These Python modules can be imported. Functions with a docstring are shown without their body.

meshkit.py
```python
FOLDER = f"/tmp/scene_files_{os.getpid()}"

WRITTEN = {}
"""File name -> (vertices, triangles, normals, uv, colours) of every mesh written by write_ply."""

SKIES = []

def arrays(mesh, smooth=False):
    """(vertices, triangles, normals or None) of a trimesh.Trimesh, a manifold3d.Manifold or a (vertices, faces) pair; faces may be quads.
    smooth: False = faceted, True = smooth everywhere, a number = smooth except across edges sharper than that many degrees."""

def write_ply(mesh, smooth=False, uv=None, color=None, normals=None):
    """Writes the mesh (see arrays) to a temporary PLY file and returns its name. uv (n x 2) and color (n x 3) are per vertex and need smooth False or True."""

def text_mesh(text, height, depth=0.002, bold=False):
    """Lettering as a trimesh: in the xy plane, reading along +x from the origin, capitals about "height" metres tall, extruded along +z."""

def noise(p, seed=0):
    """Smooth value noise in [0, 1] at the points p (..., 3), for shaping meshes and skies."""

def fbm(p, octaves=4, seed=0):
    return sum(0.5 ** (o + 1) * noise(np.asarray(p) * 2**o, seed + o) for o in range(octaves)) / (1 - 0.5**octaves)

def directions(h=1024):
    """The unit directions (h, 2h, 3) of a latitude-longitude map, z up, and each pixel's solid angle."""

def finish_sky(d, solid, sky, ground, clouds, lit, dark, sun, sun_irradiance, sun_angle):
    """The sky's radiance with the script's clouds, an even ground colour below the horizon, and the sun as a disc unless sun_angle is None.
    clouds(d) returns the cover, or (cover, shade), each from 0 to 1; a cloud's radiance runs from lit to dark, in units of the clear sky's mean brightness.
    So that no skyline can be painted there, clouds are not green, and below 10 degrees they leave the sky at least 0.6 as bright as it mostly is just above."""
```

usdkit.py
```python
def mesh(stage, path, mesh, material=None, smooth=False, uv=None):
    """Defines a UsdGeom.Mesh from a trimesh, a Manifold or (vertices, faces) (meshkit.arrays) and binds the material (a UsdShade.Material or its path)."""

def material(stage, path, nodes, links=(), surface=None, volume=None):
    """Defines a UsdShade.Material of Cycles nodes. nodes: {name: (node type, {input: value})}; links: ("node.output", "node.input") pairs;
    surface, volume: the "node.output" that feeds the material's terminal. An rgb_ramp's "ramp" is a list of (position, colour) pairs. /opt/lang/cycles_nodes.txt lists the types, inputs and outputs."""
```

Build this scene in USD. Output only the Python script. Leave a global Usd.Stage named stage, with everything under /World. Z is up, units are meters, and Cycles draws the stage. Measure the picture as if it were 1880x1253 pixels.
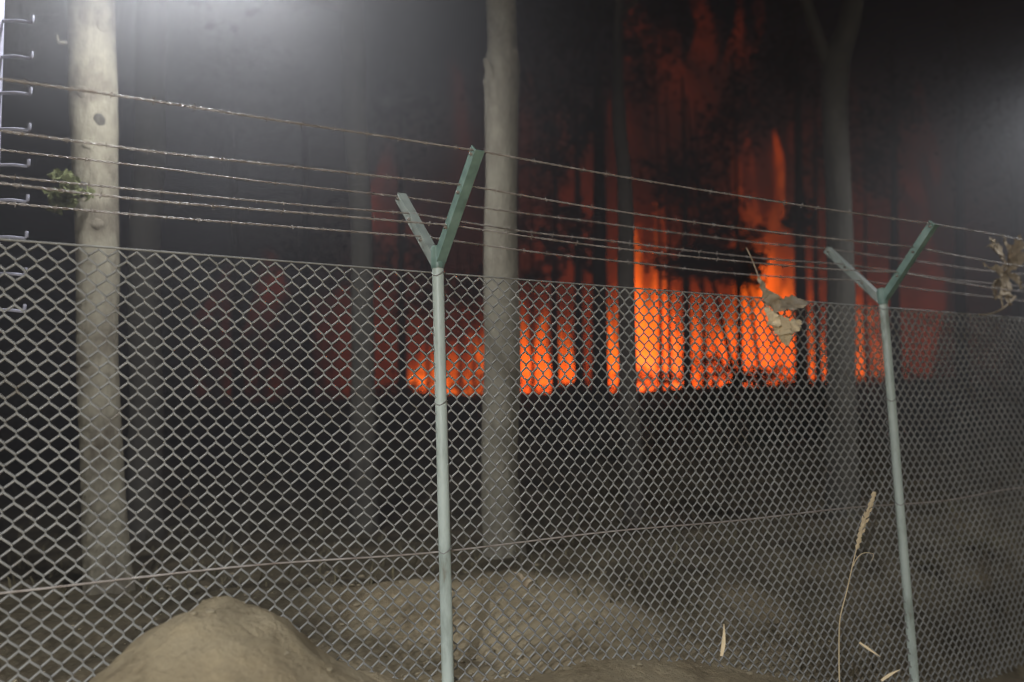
import math, random
import numpy as np, trimesh, usdkit, meshkit
from pxr import Usd, UsdGeom, UsdLux, UsdShade, Gf, Sdf, Vt

stage = Usd.Stage.CreateInMemory()
UsdGeom.SetStageUpAxis(stage, UsdGeom.Tokens.z)
UsdGeom.SetStageMetersPerUnit(stage, 1.0)
UsdGeom.Xform.Define(stage, '/World')
UsdGeom.Scope.Define(stage, '/World/Looks')

# ------------------------------------------------------------------ camera, sky, light, exposure
FPX = 1634.0                                    # focal length in pixels of the 1880 px photograph
TH, RO = math.atan(187 / FPX), math.atan(.035)  # pitch up, roll
EYE = np.array([0, 0, 1.5])
FW = np.array([0, math.cos(TH), math.sin(TH)])
R0, U0 = np.array([1.0, 0, 0]), np.array([0, -math.sin(TH), math.cos(TH)])
RT = math.cos(RO) * R0 - math.sin(RO) * U0
UP = math.cos(RO) * U0 + math.sin(RO) * R0
cam = UsdGeom.Camera.Define(stage, '/World/camera')
m4 = Gf.Matrix4d(*RT, 0, *UP, 0, *(-FW), 0, *EYE, 1)
cam.AddTransformOp().Set(m4)
cam.CreateHorizontalApertureAttr(36.0)
cam.CreateVerticalApertureAttr(36.0 * 682 / 1024)
cam.CreateFocalLengthAttr(36.0 * FPX / 1880)
cam.CreateClippingRangeAttr(Gf.Vec2f(0.05, 500))
cam.CreateFStopAttr(0.95)
cam.CreateFocusDistanceAttr(4.3)
cam.CreateExposureAttr(0.22)

SUN_EL, SUN_AZ = math.radians(24), math.radians(158)      # cold low light coming from behind the camera; azimuth from +y towards +x
SD = np.array([math.cos(SUN_EL) * math.sin(SUN_AZ), math.cos(SUN_EL) * math.cos(SUN_AZ), math.sin(SUN_EL)])
dome = UsdLux.DomeLight.Define(stage, '/World/sky')
skym = usdkit.material(stage, '/World/Looks/night_sky', {
    's': ('sky_texture', {'sky_type': 'single_scattering', 'sun_disc': False, 'sun_elevation': SUN_EL, 'sun_rotation': SUN_AZ}),
    'b': ('background_shader', {'strength': 0.00025})}, [('s.color', 'b.color')], surface='b.background')
UsdShade.MaterialBindingAPI.Apply(dome.GetPrim()).Bind(skym)
dome.GetPrim().SetCustomDataByKey('kind', 'structure')
sun = UsdLux.DistantLight.Define(stage, '/World/night_light')
sun.CreateIntensityAttr(0.03); sun.CreateNormalizeAttr(True); sun.CreateAngleAttr(0.5)
sun.CreateColorAttr(Gf.Vec3f(1.0, 0.95, 0.86))
sun.AddTransformOp().Set(Gf.Matrix4d().SetRotate(Gf.Rotation(Gf.Vec3d(0, 0, 1), Gf.Vec3d(*SD))))
LAMP_A, LAMP_B, LAMP_C = 1.0, 1.0, 1.0                     # strengths: two floodlights, and an added key lamp behind the camera
HAZE = 0.0035
FIRE = 1.0

# ------------------------------------------------------------------ helpers
rng = np.random.default_rng(7)
random.seed(7)

def ray(x, y): return FW + RT * (x - 940) / FPX + UP * (626.5 - y) / FPX
def at(x, y, D):
    r = ray(x, y)
    return EYE + r * D / r[1]

FD = np.array([0.8524, 0.5229, 0.0]); FD /= np.linalg.norm(FD)   # along the fence
FN = np.array([FD[1], -FD[0], 0.0])                               # towards the camera
FP = at(813, 850, 4.24) * [1, 1, 0]                               # foot of the middle post
SPAN = 3.383
def fence_pt(x, y, off=0.0):
    r = ray(x, y)
    return EYE + r * (((FP - EYE) @ FN + off) / (r @ FN))

used = {}
def numbered(path):
    n = used.get(path, -1) + 1
    used[path] = n
    return path if n == 0 else f'{path}_{n:03d}'
def tag(p, label=None, cat=None, group=None, kind=None):
    p = p.GetPrim() if hasattr(p, 'GetPrim') else p
    for k, v in (('label', label), ('category', cat), ('group', group), ('kind', kind)):
        if v: p.SetCustomDataByKey(k, v)
    return p
def thing(name, label, cat, group=None, loc=(0, 0, 0)):
    x = UsdGeom.Xform.Define(stage, numbered('/World/' + name))
    x.AddTranslateOp().Set(Gf.Vec3d(*map(float, loc)))
    return tag(x, label, cat, group)
def obj(name, mesh, mat, parent=None, smooth=True, heat=None):
    base = parent.GetPath().pathString if parent is not None else '/World'
    if parent is not None:                       # meshes are made in world space: shift to the parent's own
        off = np.array(UsdGeom.Xformable(parent).ComputeLocalToWorldTransform(0).ExtractTranslation())
    else: off = np.zeros(3)
    v, f = (np.asarray(mesh.vertices), np.asarray(mesh.faces)) if hasattr(mesh, 'vertices') else mesh
    m = usdkit.mesh(stage, numbered(f'{base}/{name}'), (np.asarray(v) - off, f), M[mat], smooth=smooth)
    if heat is not None:
        for k, val in heat.items():
            UsdGeom.PrimvarsAPI(m).CreatePrimvar('displayColor', Sdf.ValueTypeNames.Color3fArray, 'vertex').Set(Vt.Vec3fArray.FromNumpy(np.repeat(np.asarray(val, np.float32)[:, None], 3, 1)))
    return m.GetPrim()

def frames(p):
    t = np.gradient(p, axis=0); t /= np.linalg.norm(t, axis=1, keepdims=True) + 1e-12
    ref = np.array([0.31, 0.2, 0.93]) if abs(t[0][2]) < .75 else np.array([.95, .3, .02])
    a = np.cross(t, ref); a /= np.linalg.norm(a, axis=1, keepdims=True) + 1e-12
    return t, a, np.cross(t, a)
def tube(pts, rad, sides=6, cap=True, rough=0.0, seed=0, rscale=3.0):
    p = np.asarray(pts, float); n = len(p)
    r = np.broadcast_to(np.asarray(rad, float), (n,))
    t, a, b = frames(p)
    ang = np.arange(sides) * 2 * np.pi / sides
    dirs = np.cos(ang)[None, :, None] * a[:, None] + np.sin(ang)[None, :, None] * b[:, None]
    rr = np.broadcast_to(r[:, None], (n, sides)).copy()
    if rough:
        q = p[:, None] * [1, 1, .45] + dirs * r[:, None, None] * 1.3
        rr *= 1 + rough * (meshkit.fbm(q * rscale, 4, seed) - .5) * 2
    v = (p[:, None] + rr[..., None] * dirs).reshape(-1, 3)
    i, j = np.meshgrid(np.arange(n - 1), np.arange(sides), indexing='ij')
    q = np.stack([i * sides + j, i * sides + (j + 1) % sides, (i + 1) * sides + (j + 1) % sides, (i + 1) * sides + j], -1).reshape(-1, 4)
    f = np.vstack([q[:, [0, 1, 2]], q[:, [0, 2, 3]]])
    if cap:
        v = np.vstack([v, p[:1], p[-1:]]); k = np.arange(sides)
        f = np.vstack([f, np.stack([np.full(sides, n * sides), (k + 1) % sides, k], 1),
                       np.stack([np.full(sides, n * sides + 1), (n - 1) * sides + k, (n - 1) * sides + (k + 1) % sides], 1)])
    return v, f
def join(parts):
    vs, fs, o = [], [], 0
    for v, f in parts:
        vs.append(v); fs.append(np.asarray(f) + o); o += len(v)
    return np.vstack(vs), np.vstack(fs)
def spline(pts, n):
    from scipy.interpolate import PchipInterpolator
    p = np.asarray(pts, float); s = np.r_[0, np.cumsum(np.linalg.norm(np.diff(p, axis=0), axis=1))]
    return np.stack([PchipInterpolator(s, p[:, k])(np.linspace(0, s[-1], n)) for k in range(3)], 1)
def leaves(centres, size, seed, aspect=.5, fold=.25, droop=0.0):
    """Small folded leaf blades: two triangles each side of a midrib."""
    r = np.random.default_rng(seed); c = np.asarray(centres); n = len(c)
    d = r.normal(size=(n, 3)); d[:, 2] -= droop; d /= np.linalg.norm(d, axis=1, keepdims=True)
    s = np.cross(d, r.normal(size=(n, 3))); s /= np.linalg.norm(s, axis=1, keepdims=True)
    u = np.cross(d, s)
    L = (size * (.6 + .8 * r.random(n)))[:, None]
    a, b = c - d * L * .5, c + d * L * .5
    m1 = c + s * L * aspect * .5 + u * L * fold * .5; m2 = c - s * L * aspect * .5 + u * L * fold * .5
    v = np.stack([a, m1, b, m2], 1).reshape(-1, 3); k = np.arange(n)[:, None] * 4
    return v, np.vstack([k + [0, 1, 2], k + [0, 2, 3]])
def ribbon(pts, widths, up, curl=.3, crumple=0.0):
    """A thin curled blade with real thickness."""
    p = np.asarray(pts, float); t, _, _ = frames(p); up = np.asarray(up, float)
    s = np.cross(t, up); s /= np.linalg.norm(s, axis=1, keepdims=True) + 1e-9; n = np.cross(s, t); w = np.asarray(widths)[:, None]
    rows = [p - s * w + n * w * curl, p + n * w * -.1, p + s * w + n * w * curl]; th = .0008
    if crumple:
        rows = [q + crumple * (np.stack([meshkit.fbm(q * 38 + 7 * k, 3, 50 + k) for k in range(3)], -1) - .5) for q in rows]
    top = np.stack(rows, 1) + n[:, None] * th; bot = np.stack(rows, 1) - n[:, None] * th
    v = np.concatenate([top, bot], 1).reshape(-1, 3); f = []; m = len(p); ring = [0, 1, 2, 5, 4, 3]
    for i in range(m - 1):
        for j in range(6):
            a, b = i * 6 + ring[j], i * 6 + ring[(j + 1) % 6]; f += [[a, b, b + 6], [a, b + 6, a + 6]]
    return v, np.array(f)
def blob(centre, rad, n, seed, clumps=14):
    """Leaf centres gathered in clumps inside an ellipsoid, denser to its outside."""
    r = np.random.default_rng(seed); rad = np.broadcast_to(rad, 3)
    cc = r.normal(size=(clumps, 3)); cc /= np.linalg.norm(cc, axis=1, keepdims=True); cc *= (r.random((clumps, 1)) ** .45) * .85
    w = r.integers(0, clumps, n); q = cc[w] + r.normal(size=(n, 3)) * .2 * (0.6 + r.random((clumps, 1)))[w]
    return np.asarray(centre) + q * rad

# ------------------------------------------------------------------ materials
M = {}
def mat(name, nodes, links, surface='p.BSDF', volume=None):
    M[name] = usdkit.material(stage, '/World/Looks/' + name, nodes, links, surface, volume)
def rough_mat(name, cols, scale=6, rough=.85, bump=.3, dist=.02, detail=6, stretch=(1, 1, 1), spec=.3, scale2=None):
    """Noise-mottled surface with fine relief."""
    mat(name, {'g': ('texture_coordinate', {}), 'mp': ('mapping', {'scale': stretch}),
               'n': ('noise_texture', {'scale': scale, 'detail': detail, 'roughness': .62}),
               'r': ('rgb_ramp', {'ramp': cols}),
               'n2': ('noise_texture', {'scale': scale2 or scale * 6, 'detail': 5, 'roughness': .65}),
               'b': ('bump', {'strength': bump, 'distance': dist}),
               'p': ('principled_bsdf', {'roughness': rough, 'specular_ior_level': spec})},
        [('g.object', 'mp.vector'), ('mp.vector', 'n.vector'), ('mp.vector', 'n2.vector'), ('n.fac', 'r.fac'), ('r.color', 'p.base_color'), ('n2.fac', 'b.height'), ('b.normal', 'p.normal')])
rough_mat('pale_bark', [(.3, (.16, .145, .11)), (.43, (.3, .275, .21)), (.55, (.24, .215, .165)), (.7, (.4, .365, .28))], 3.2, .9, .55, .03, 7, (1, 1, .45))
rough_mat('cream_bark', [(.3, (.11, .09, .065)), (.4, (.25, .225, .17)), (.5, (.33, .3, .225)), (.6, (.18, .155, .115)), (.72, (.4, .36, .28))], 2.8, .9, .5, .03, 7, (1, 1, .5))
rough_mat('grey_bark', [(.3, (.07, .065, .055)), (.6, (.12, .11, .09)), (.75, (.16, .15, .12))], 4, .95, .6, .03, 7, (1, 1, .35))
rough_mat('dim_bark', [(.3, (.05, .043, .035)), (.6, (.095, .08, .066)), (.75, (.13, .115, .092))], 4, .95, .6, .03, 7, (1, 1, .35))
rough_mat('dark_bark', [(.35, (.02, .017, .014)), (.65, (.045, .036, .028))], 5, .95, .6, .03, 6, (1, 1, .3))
rough_mat('post_paint', [(.26, (.22, .17, .11)), (.36, (.4, .46, .4)), (.5, (.6, .68, .61)), (.7, (.7, .78, .71))], 9, .42, .18, .004, 6, (1, 1, .3), .5)
rough_mat('arm_paint', [(.28, (.15, .15, .1)), (.38, (.16, .25, .21)), (.55, (.23, .35, .295)), (.75, (.34, .46, .4))], 9, .4, .15, .004, 6, (1, 1, 1), .5)
rough_mat('arm_pale', [(.3, (.26, .3, .27)), (.7, (.42, .46, .41))], 9, .45, .15, .004, 6, (1, 1, 1), .5)
rough_mat('mesh_wire', [(.28, (.2, .17, .13)), (.4, (.3, .295, .275)), (.6, (.36, .355, .33)), (.75, (.43, .425, .4))], 5, .5, .15, .003, 5, (1, 1, 1), .4)
rough_mat('barb_wire', [(.3, (.24, .18, .14)), (.5, (.4, .35, .31)), (.7, (.54, .49, .45))], 11, .45, .15, .003, 5, (1, 1, 1), .5)
rough_mat('pole_steel', [(.3, (.38, .38, .46)), (.7, (.52, .52, .62))], 6, .4, .1, .004, 5, (1, 1, .4), .5)
rough_mat('lamp_shell', [(.3, (.06, .06, .065)), (.7, (.1, .1, .105))], 6, .4, .1, .004)
rough_mat('dry_leaf', [(.3, (.4, .31, .2)), (.7, (.64, .53, .38))], 14, .8, .3, .004)
rough_mat('straw', [(.3, (.7, .55, .34)), (.7, (.9, .74, .48))], 14, .8, .2, .003)
rough_mat('litter_grass', [(.3, (.1, .085, .05)), (.7, (.2, .17, .1))], 5, .9, .2, .004)
rough_mat('clod', [(.3, (.24, .2, .13)), (.7, (.4, .34, .23))], 8, .95, .4, .01)
def leaf_mat(name, cols, tr=.35):
    mat(name, {'gi': ('geometry', {}), 'r': ('rgb_ramp', {'ramp': cols}), 'd': ('principled_bsdf', {'roughness': .7, 'specular_ior_level': .2}),
               't': ('translucent_bsdf', {}), 'x': ('mix_closure', {'fac': tr})},
        [('gi.random_per_island', 'r.fac'), ('r.color', 'd.base_color'), ('r.color', 't.color'), ('d.BSDF', 'x.closure1'), ('t.BSDF', 'x.closure2')], 'x.closure')
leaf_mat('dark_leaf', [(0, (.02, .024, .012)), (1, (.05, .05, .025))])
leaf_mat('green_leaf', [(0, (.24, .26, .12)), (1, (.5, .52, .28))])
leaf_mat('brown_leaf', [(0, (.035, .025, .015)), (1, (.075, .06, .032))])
# ground: pale sand where the berm was dug, dark leaf litter elsewhere (mask: where the sand lies)
mat('ground', {'g': ('texture_coordinate', {}), 'n': ('noise_texture', {'scale': 2.3, 'detail': 8, 'roughness': .6}),
               'r': ('rgb_ramp', {'ramp': [(.3, (.28, .22, .135)), (.5, (.41, .335, .215)), (.62, (.46, .38, .25)), (.75, (.35, .275, .175))]}),
               'r2': ('rgb_ramp', {'ramp': [(.3, (.05, .041, .028)), (.5, (.12, .1, .066)), (.72, (.19, .155, .1))]}),
               'nf': ('noise_texture', {'scale': 34, 'detail': 6, 'roughness': .7}),
               'nm': ('noise_texture', {'scale': 9, 'detail': 6, 'roughness': .7}),
               'rm': ('rgb_ramp', {'ramp': [(.3, (.62, .6, .56)), (.45, (1, 1, 1)), (.7, (1.12, 1.1, 1.06))]}),
               'a': ('attribute', {'attribute': 'displayColor'}), 'x': ('mix', {}), 'y': ('mix', {'mix_type': 'multiply', 'fac': 1.0}),
               'h': ('math', {'math_type': 'add'}), 'b': ('bump', {'strength': .8, 'distance': .03}), 'p': ('principled_bsdf', {'roughness': .95, 'specular_ior_level': .15})},
    [('g.object', 'n.vector'), ('g.object', 'nf.vector'), ('g.object', 'nm.vector'), ('n.fac', 'r.fac'), ('n.fac', 'r2.fac'), ('nm.fac', 'rm.fac'), ('a.color', 'x.fac'), ('r2.color', 'x.color1'), ('r.color', 'x.color2'),
     ('x.color', 'y.color1'), ('rm.color', 'y.color2'), ('y.color', 'p.base_color'), ('nf.fac', 'h.value1'), ('nm.fac', 'h.value2'), ('h.value', 'b.height'), ('b.normal', 'p.normal')])
mat('haze', {'v': ('principled_volume', {'color': (.8, .8, .8), 'density': HAZE, 'anisotropy': .15})}, [], None, 'v.volume')
# flame: hot at its root, thinning to nothing at tip and rim (it gives off light)
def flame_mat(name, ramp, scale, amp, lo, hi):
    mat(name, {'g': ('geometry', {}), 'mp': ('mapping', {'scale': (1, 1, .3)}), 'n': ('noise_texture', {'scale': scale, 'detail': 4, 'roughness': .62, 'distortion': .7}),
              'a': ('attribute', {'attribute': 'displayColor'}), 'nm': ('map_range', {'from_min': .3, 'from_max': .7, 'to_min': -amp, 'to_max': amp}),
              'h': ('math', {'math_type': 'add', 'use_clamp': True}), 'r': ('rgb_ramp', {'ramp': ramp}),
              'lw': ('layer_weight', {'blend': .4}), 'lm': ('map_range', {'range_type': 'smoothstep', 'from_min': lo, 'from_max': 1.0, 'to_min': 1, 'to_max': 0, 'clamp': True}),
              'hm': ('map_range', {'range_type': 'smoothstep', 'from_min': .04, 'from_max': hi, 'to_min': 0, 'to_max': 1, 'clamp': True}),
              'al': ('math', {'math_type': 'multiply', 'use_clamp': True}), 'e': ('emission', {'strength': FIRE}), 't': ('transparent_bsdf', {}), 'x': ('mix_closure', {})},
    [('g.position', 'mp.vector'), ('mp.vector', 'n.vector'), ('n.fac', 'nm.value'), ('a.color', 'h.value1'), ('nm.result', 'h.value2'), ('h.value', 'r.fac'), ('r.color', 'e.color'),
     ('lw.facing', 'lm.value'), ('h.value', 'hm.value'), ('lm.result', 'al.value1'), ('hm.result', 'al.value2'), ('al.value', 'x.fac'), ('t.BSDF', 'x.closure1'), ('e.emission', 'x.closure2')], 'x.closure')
flame_mat('flame', [(0, (.08, .006, .001)), (.25, (.34, .035, .002)), (.42, (.9, .13, .006)), (.6, (2.0, .25, .012)), (.8, (3.4, .33, .02)), (.93, (4.0, .4, .035)), (1, (4.4, .48, .06))], 1.0, .27, .6, .36)
flame_mat('red_glow', [(0, (.04, .0045, .0008)), (.3, (.09, .009, .0013)), (.6, (.18, .017, .002)), (.85, (.34, .034, .003)), (1, (.5, .06, .004))], .4, .3, .0, .5)  # emission that stands in for the red glow of fire-lit smoke

# ------------------------------------------------------------------ ground and air
def bump2(x, y, cx, cy, sx, sy, h, p=1.0): return h * np.exp(-((((x - cx) / sx) ** 2 + ((y - cy) / sy) ** 2) / 2) ** p)
def smooth(a, b, t):
    t = np.clip((t - a) / (b - a), 0, 1); return t * t * (3 - 2 * t)
mA, mB, mC = at(390, 1085, 3.15), at(1395, 1040, 6.1), at(930, 1105, 5.3)
def ground_h(x, y):
    x, y = np.asarray(x, float), np.asarray(y, float)
    z = .36 - .8 * smooth(-.6, 2.9, x - .12 * y)
    back = smooth(4.9, 6.6, y - .45 * x + .3)
    z = z + back * (.64 - z)
    z = z + 1.15 * smooth(9, 19, y) + 1.15 * smooth(18, 27, y) + .1 * smooth(27, 60, y)
    z = z + bump2(x, y, mA[0] - .02, mA[1] + .08, .43, .5, mA[2] - .42, .82) + bump2(x, y, mB[0] + .05, mB[1], .3, .26, mB[2] - .62, 1.0)
    z = z + bump2(x, y, mC[0], mC[1], .9, .4, .1, .9) + bump2(x, y, mC[0] - 1.6, mC[1] - 1.25, .5, .3, .1)
    q = np.stack([x, y, x * 0], -1)
    hm = np.clip(bump2(x, y, mA[0], mA[1], .5, .55, 1.3) + bump2(x, y, mC[0], mC[1], 1, .5, 1), 0, 1)
    z = z + hm * (.1 * (meshkit.fbm(q * 4.2, 4, 15) - .5) + .035 * (np.abs(meshkit.fbm(q * 11, 3, 16) - .5) * -2 + .3))
    w = 1 / (1 + np.maximum(y - 8, 0) * .08)
    z = z + .1 * w * (meshkit.fbm(q * 1.3, 4, 3) - .5) + .06 * (meshkit.fbm(q * 5, 4, 11) - .5) + .022 * (meshkit.fbm(q * 17, 3, 12) - .5) + .45 * smooth(8, 20, y) * (meshkit.fbm(q * .4, 4, 5) - .5)
    return z
def gz(x, y): return float(ground_h(np.array([x]), np.array([y]))[0])
def axis(lo, hi, a, b, fine, grow=1.13):
    mid = list(np.arange(a, b, fine)); s = fine; p = b; out = []
    while p < hi: out.append(p); s *= grow; p += s
    out.append(hi); s = fine; p = a; low = []
    while p > lo: s *= grow; p -= s; low.append(max(p, lo))
    return np.array(sorted(set(low + mid + out)))
gx, gy = axis(-70, 70, -2.6, 4.4, .035), axis(-40, 95, 2.0, 8.5, .035)
X, Y = np.meshgrid(gx, gy)
Z = ground_h(X, Y)
ny, nx = X.shape
ii = (np.arange(ny - 1)[:, None] * nx + np.arange(nx - 1)[None]).ravel()
gf = np.vstack([np.stack([ii, ii + 1, ii + nx + 1], 1), np.stack([ii, ii + nx + 1, ii + nx], 1)])
q = np.stack([X, Y, 0 * X], -1)
sand = 1 - smooth(4.6, 5.9, Y - .45 * X + .3 + 1.0 * (meshkit.fbm(q * 1.6, 3, 21) - .5))
sand = np.maximum(sand, smooth(.25, .7, np.maximum(bump2(X, Y, mC[0], mC[1], .8, .5, 1), bump2(X, Y, mB[0], mB[1], .4, .3, .55))))
sand *= 1 - .1 * smooth(1.6, 3.2, X - .1 * Y)
tag(obj('ground', (np.stack([X, Y, Z], -1).reshape(-1, 3), gf), 'ground', heat={'sand': sand.ravel()}), kind='structure',
    label='sandy ground with dug mounds running back into dark forest floor')
hb = trimesh.creation.box(bounds=[[-72, -42, -1.6], [72, 97, 19]])
tag(obj('haze', hb, 'haze', smooth=False), 'thin grey smoke hanging in the whole wood', kind='stuff')

def smoke(label, c, rad, density, color, seed, scale=.25, inner=.15, aniso=.2, even=False):
    nm = f'smoke_{seed}'
    if even: mat(nm, {'v': ('principled_volume', {'color': color, 'density': density, 'anisotropy': aniso})}, [], None, 'v.volume')
    else: mat(nm, {'g': ('geometry', {}), 'sb': ('vector_math', {'math_type': 'subtract', 'vector2': c}), 'dv': ('vector_math', {'math_type': 'divide', 'vector2': rad}),
             'ln': ('vector_math', {'math_type': 'length'}), 'mr': ('map_range', {'range_type': 'smoothstep', 'from_min': inner, 'from_max': .97, 'to_min': 1, 'to_max': 0, 'clamp': True}),
             'n': ('noise_texture', {'scale': scale, 'detail': 1, 'roughness': .5}), 'nr': ('map_range', {'from_min': .36, 'from_max': .66, 'to_min': .15, 'to_max': 1.6, 'clamp': True}),
             'm': ('math', {'math_type': 'multiply'}), 'k': ('math', {'math_type': 'multiply', 'value2': density}), 'v': ('principled_volume', {'color': color, 'anisotropy': aniso})},
        [('g.position', 'sb.vector1'), ('sb.vector', 'dv.vector1'), ('dv.vector', 'ln.vector1'), ('ln.value', 'mr.value'), ('g.position', 'n.vector'), ('n.fac', 'nr.value'),
         ('mr.result', 'm.value1'), ('nr.result', 'm.value2'), ('m.value', 'k.value1'), ('k.value', 'v.density')], None, 'v.volume')
    s = trimesh.creation.icosphere(3, 1.0); v = s.vertices * np.array(rad) + np.array(c); v[:, 2] = np.clip(v[:, 2], -1.2, 18.5)
    tag(obj('smoke', (v, s.faces), nm), label, 'smoke', kind='stuff')
smoke('grey smoke drifting through the left side of the wood under the floodlight', (-4.2, 8.2, 5.2), (6.8, 4.6, 6.2), .022, (.75, .74, .82), 1, even=True)
smoke('dense smoke puff added round the left floodlight to gather its glow', tuple(map(float, at(310, -150, 5.1))), (3.4, 1.8, 3.2), .24, (.78, .78, .8), 4, .5, .0)  # extra density placed here to concentrate the lamp glow
smoke('red lit smoke welling up over the burning wood', (5.5, 32.5, 7.5), (18, 6.5, 10.8), .5, (.7, .6, .55), 2, .22)
smoke('thin grey smoke added round the right floodlight to widen its glow', tuple(map(float, at(1960, 230, 7.6))), (2.9, 2.2, 3.6), .05, (.75, .76, .8), 5, even=True)  # volume added so the right lamp throws a larger glow

# ------------------------------------------------------------------ floodlight poles and an added key lamp
def lamp_post(label, foot, height, head, strength, rung_z=(), rung_dir=(1, 0, 0), r=.06):
    t = thing('floodlight_pole', label, 'light pole', loc=(foot[0], foot[1], gz(foot[0], foot[1])))
    foot = np.array([foot[0], foot[1], gz(foot[0], foot[1]) - .3]); top = np.array([foot[0], foot[1], height])
    obj('pole', tube(spline([foot, (foot + top) / 2, top], 24), np.linspace(r, r * .8, 24), 16), 'pole_steel', t)
    hd = np.asarray(head, float); mid = (top + hd) / 2 + [0, 0, .18]
    obj('arm', tube(spline([top - [0, 0, .05], mid, hd + [0, 0, .16]], 14), .028, 10), 'pole_steel', t)
    rd = np.asarray(rung_dir, float)
    for z in rung_z:
        p = np.array([foot[0], foot[1], z])
        a = p + rd * r * .7; b = p + rd * (r + .155); jig = (rng.random(3) - .5) * .006
        obj('step_bolt', tube(np.array([a, (a + b) / 2 + jig, b - rd * .004 + [0, 0, -.012], b + [0, 0, -.006], b + rd * .001 + [0, 0, .028]]), [.0095, .0095, .0095, .0095, .009], 8), 'pole_steel', t)
    prof = np.array([[.0, .17], [.05, .17], [.085, .12], [.15, .03], [.16, -.03], [.15, -.03], [.14, .025], [.08, .1], [0, .12]])
    hood = trimesh.creation.revolve(prof, sections=28); hood.apply_translation(hd)
    obj('hood', hood, 'lamp_shell', t, smooth=40)
    s = UsdLux.SphereLight.Define(stage, t.GetPath().AppendChild('bulb'))
    off = hd - np.array(UsdGeom.Xformable(t).ComputeLocalToWorldTransform(0).ExtractTranslation())
    s.AddTranslateOp().Set(Gf.Vec3d(*map(float, off)))
    s.CreateRadiusAttr(.06); s.CreateNormalizeAttr(True); s.CreateIntensityAttr(strength); s.CreateColorAttr(Gf.Vec3f(.95, .97, 1.0))
    return t
polep = at(-20, 300, 4.7)
lamp_post('pale steel floodlight pole with a row of hooked step bolts, at the left picture edge', polep, 5.2, at(345, -215, 4.9), 85.0 * LAMP_A,
          rung_z=[at(30, y, 4.7)[2] for y in (38, 104, 170, 236, 302, 367, 434, 501, 568)], rung_dir=RT * [1, 1, 0] + np.array([0, 0, -.01]))
pb = at(2190, 400, 7.5)
lamp_post('second floodlight pole standing past the right picture edge behind the fence', pb, 6.6, at(2060, 130, 7.2), 50.0 * LAMP_B)

lamp_post('added unseen floodlight pole behind the camera, key light for the fence', (-2.2, -3.4), 4.6, (-1.3, -3.0, 3.6), 480.0 * LAMP_C)  # invented lamp out of view, lights the fence from the front

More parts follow.
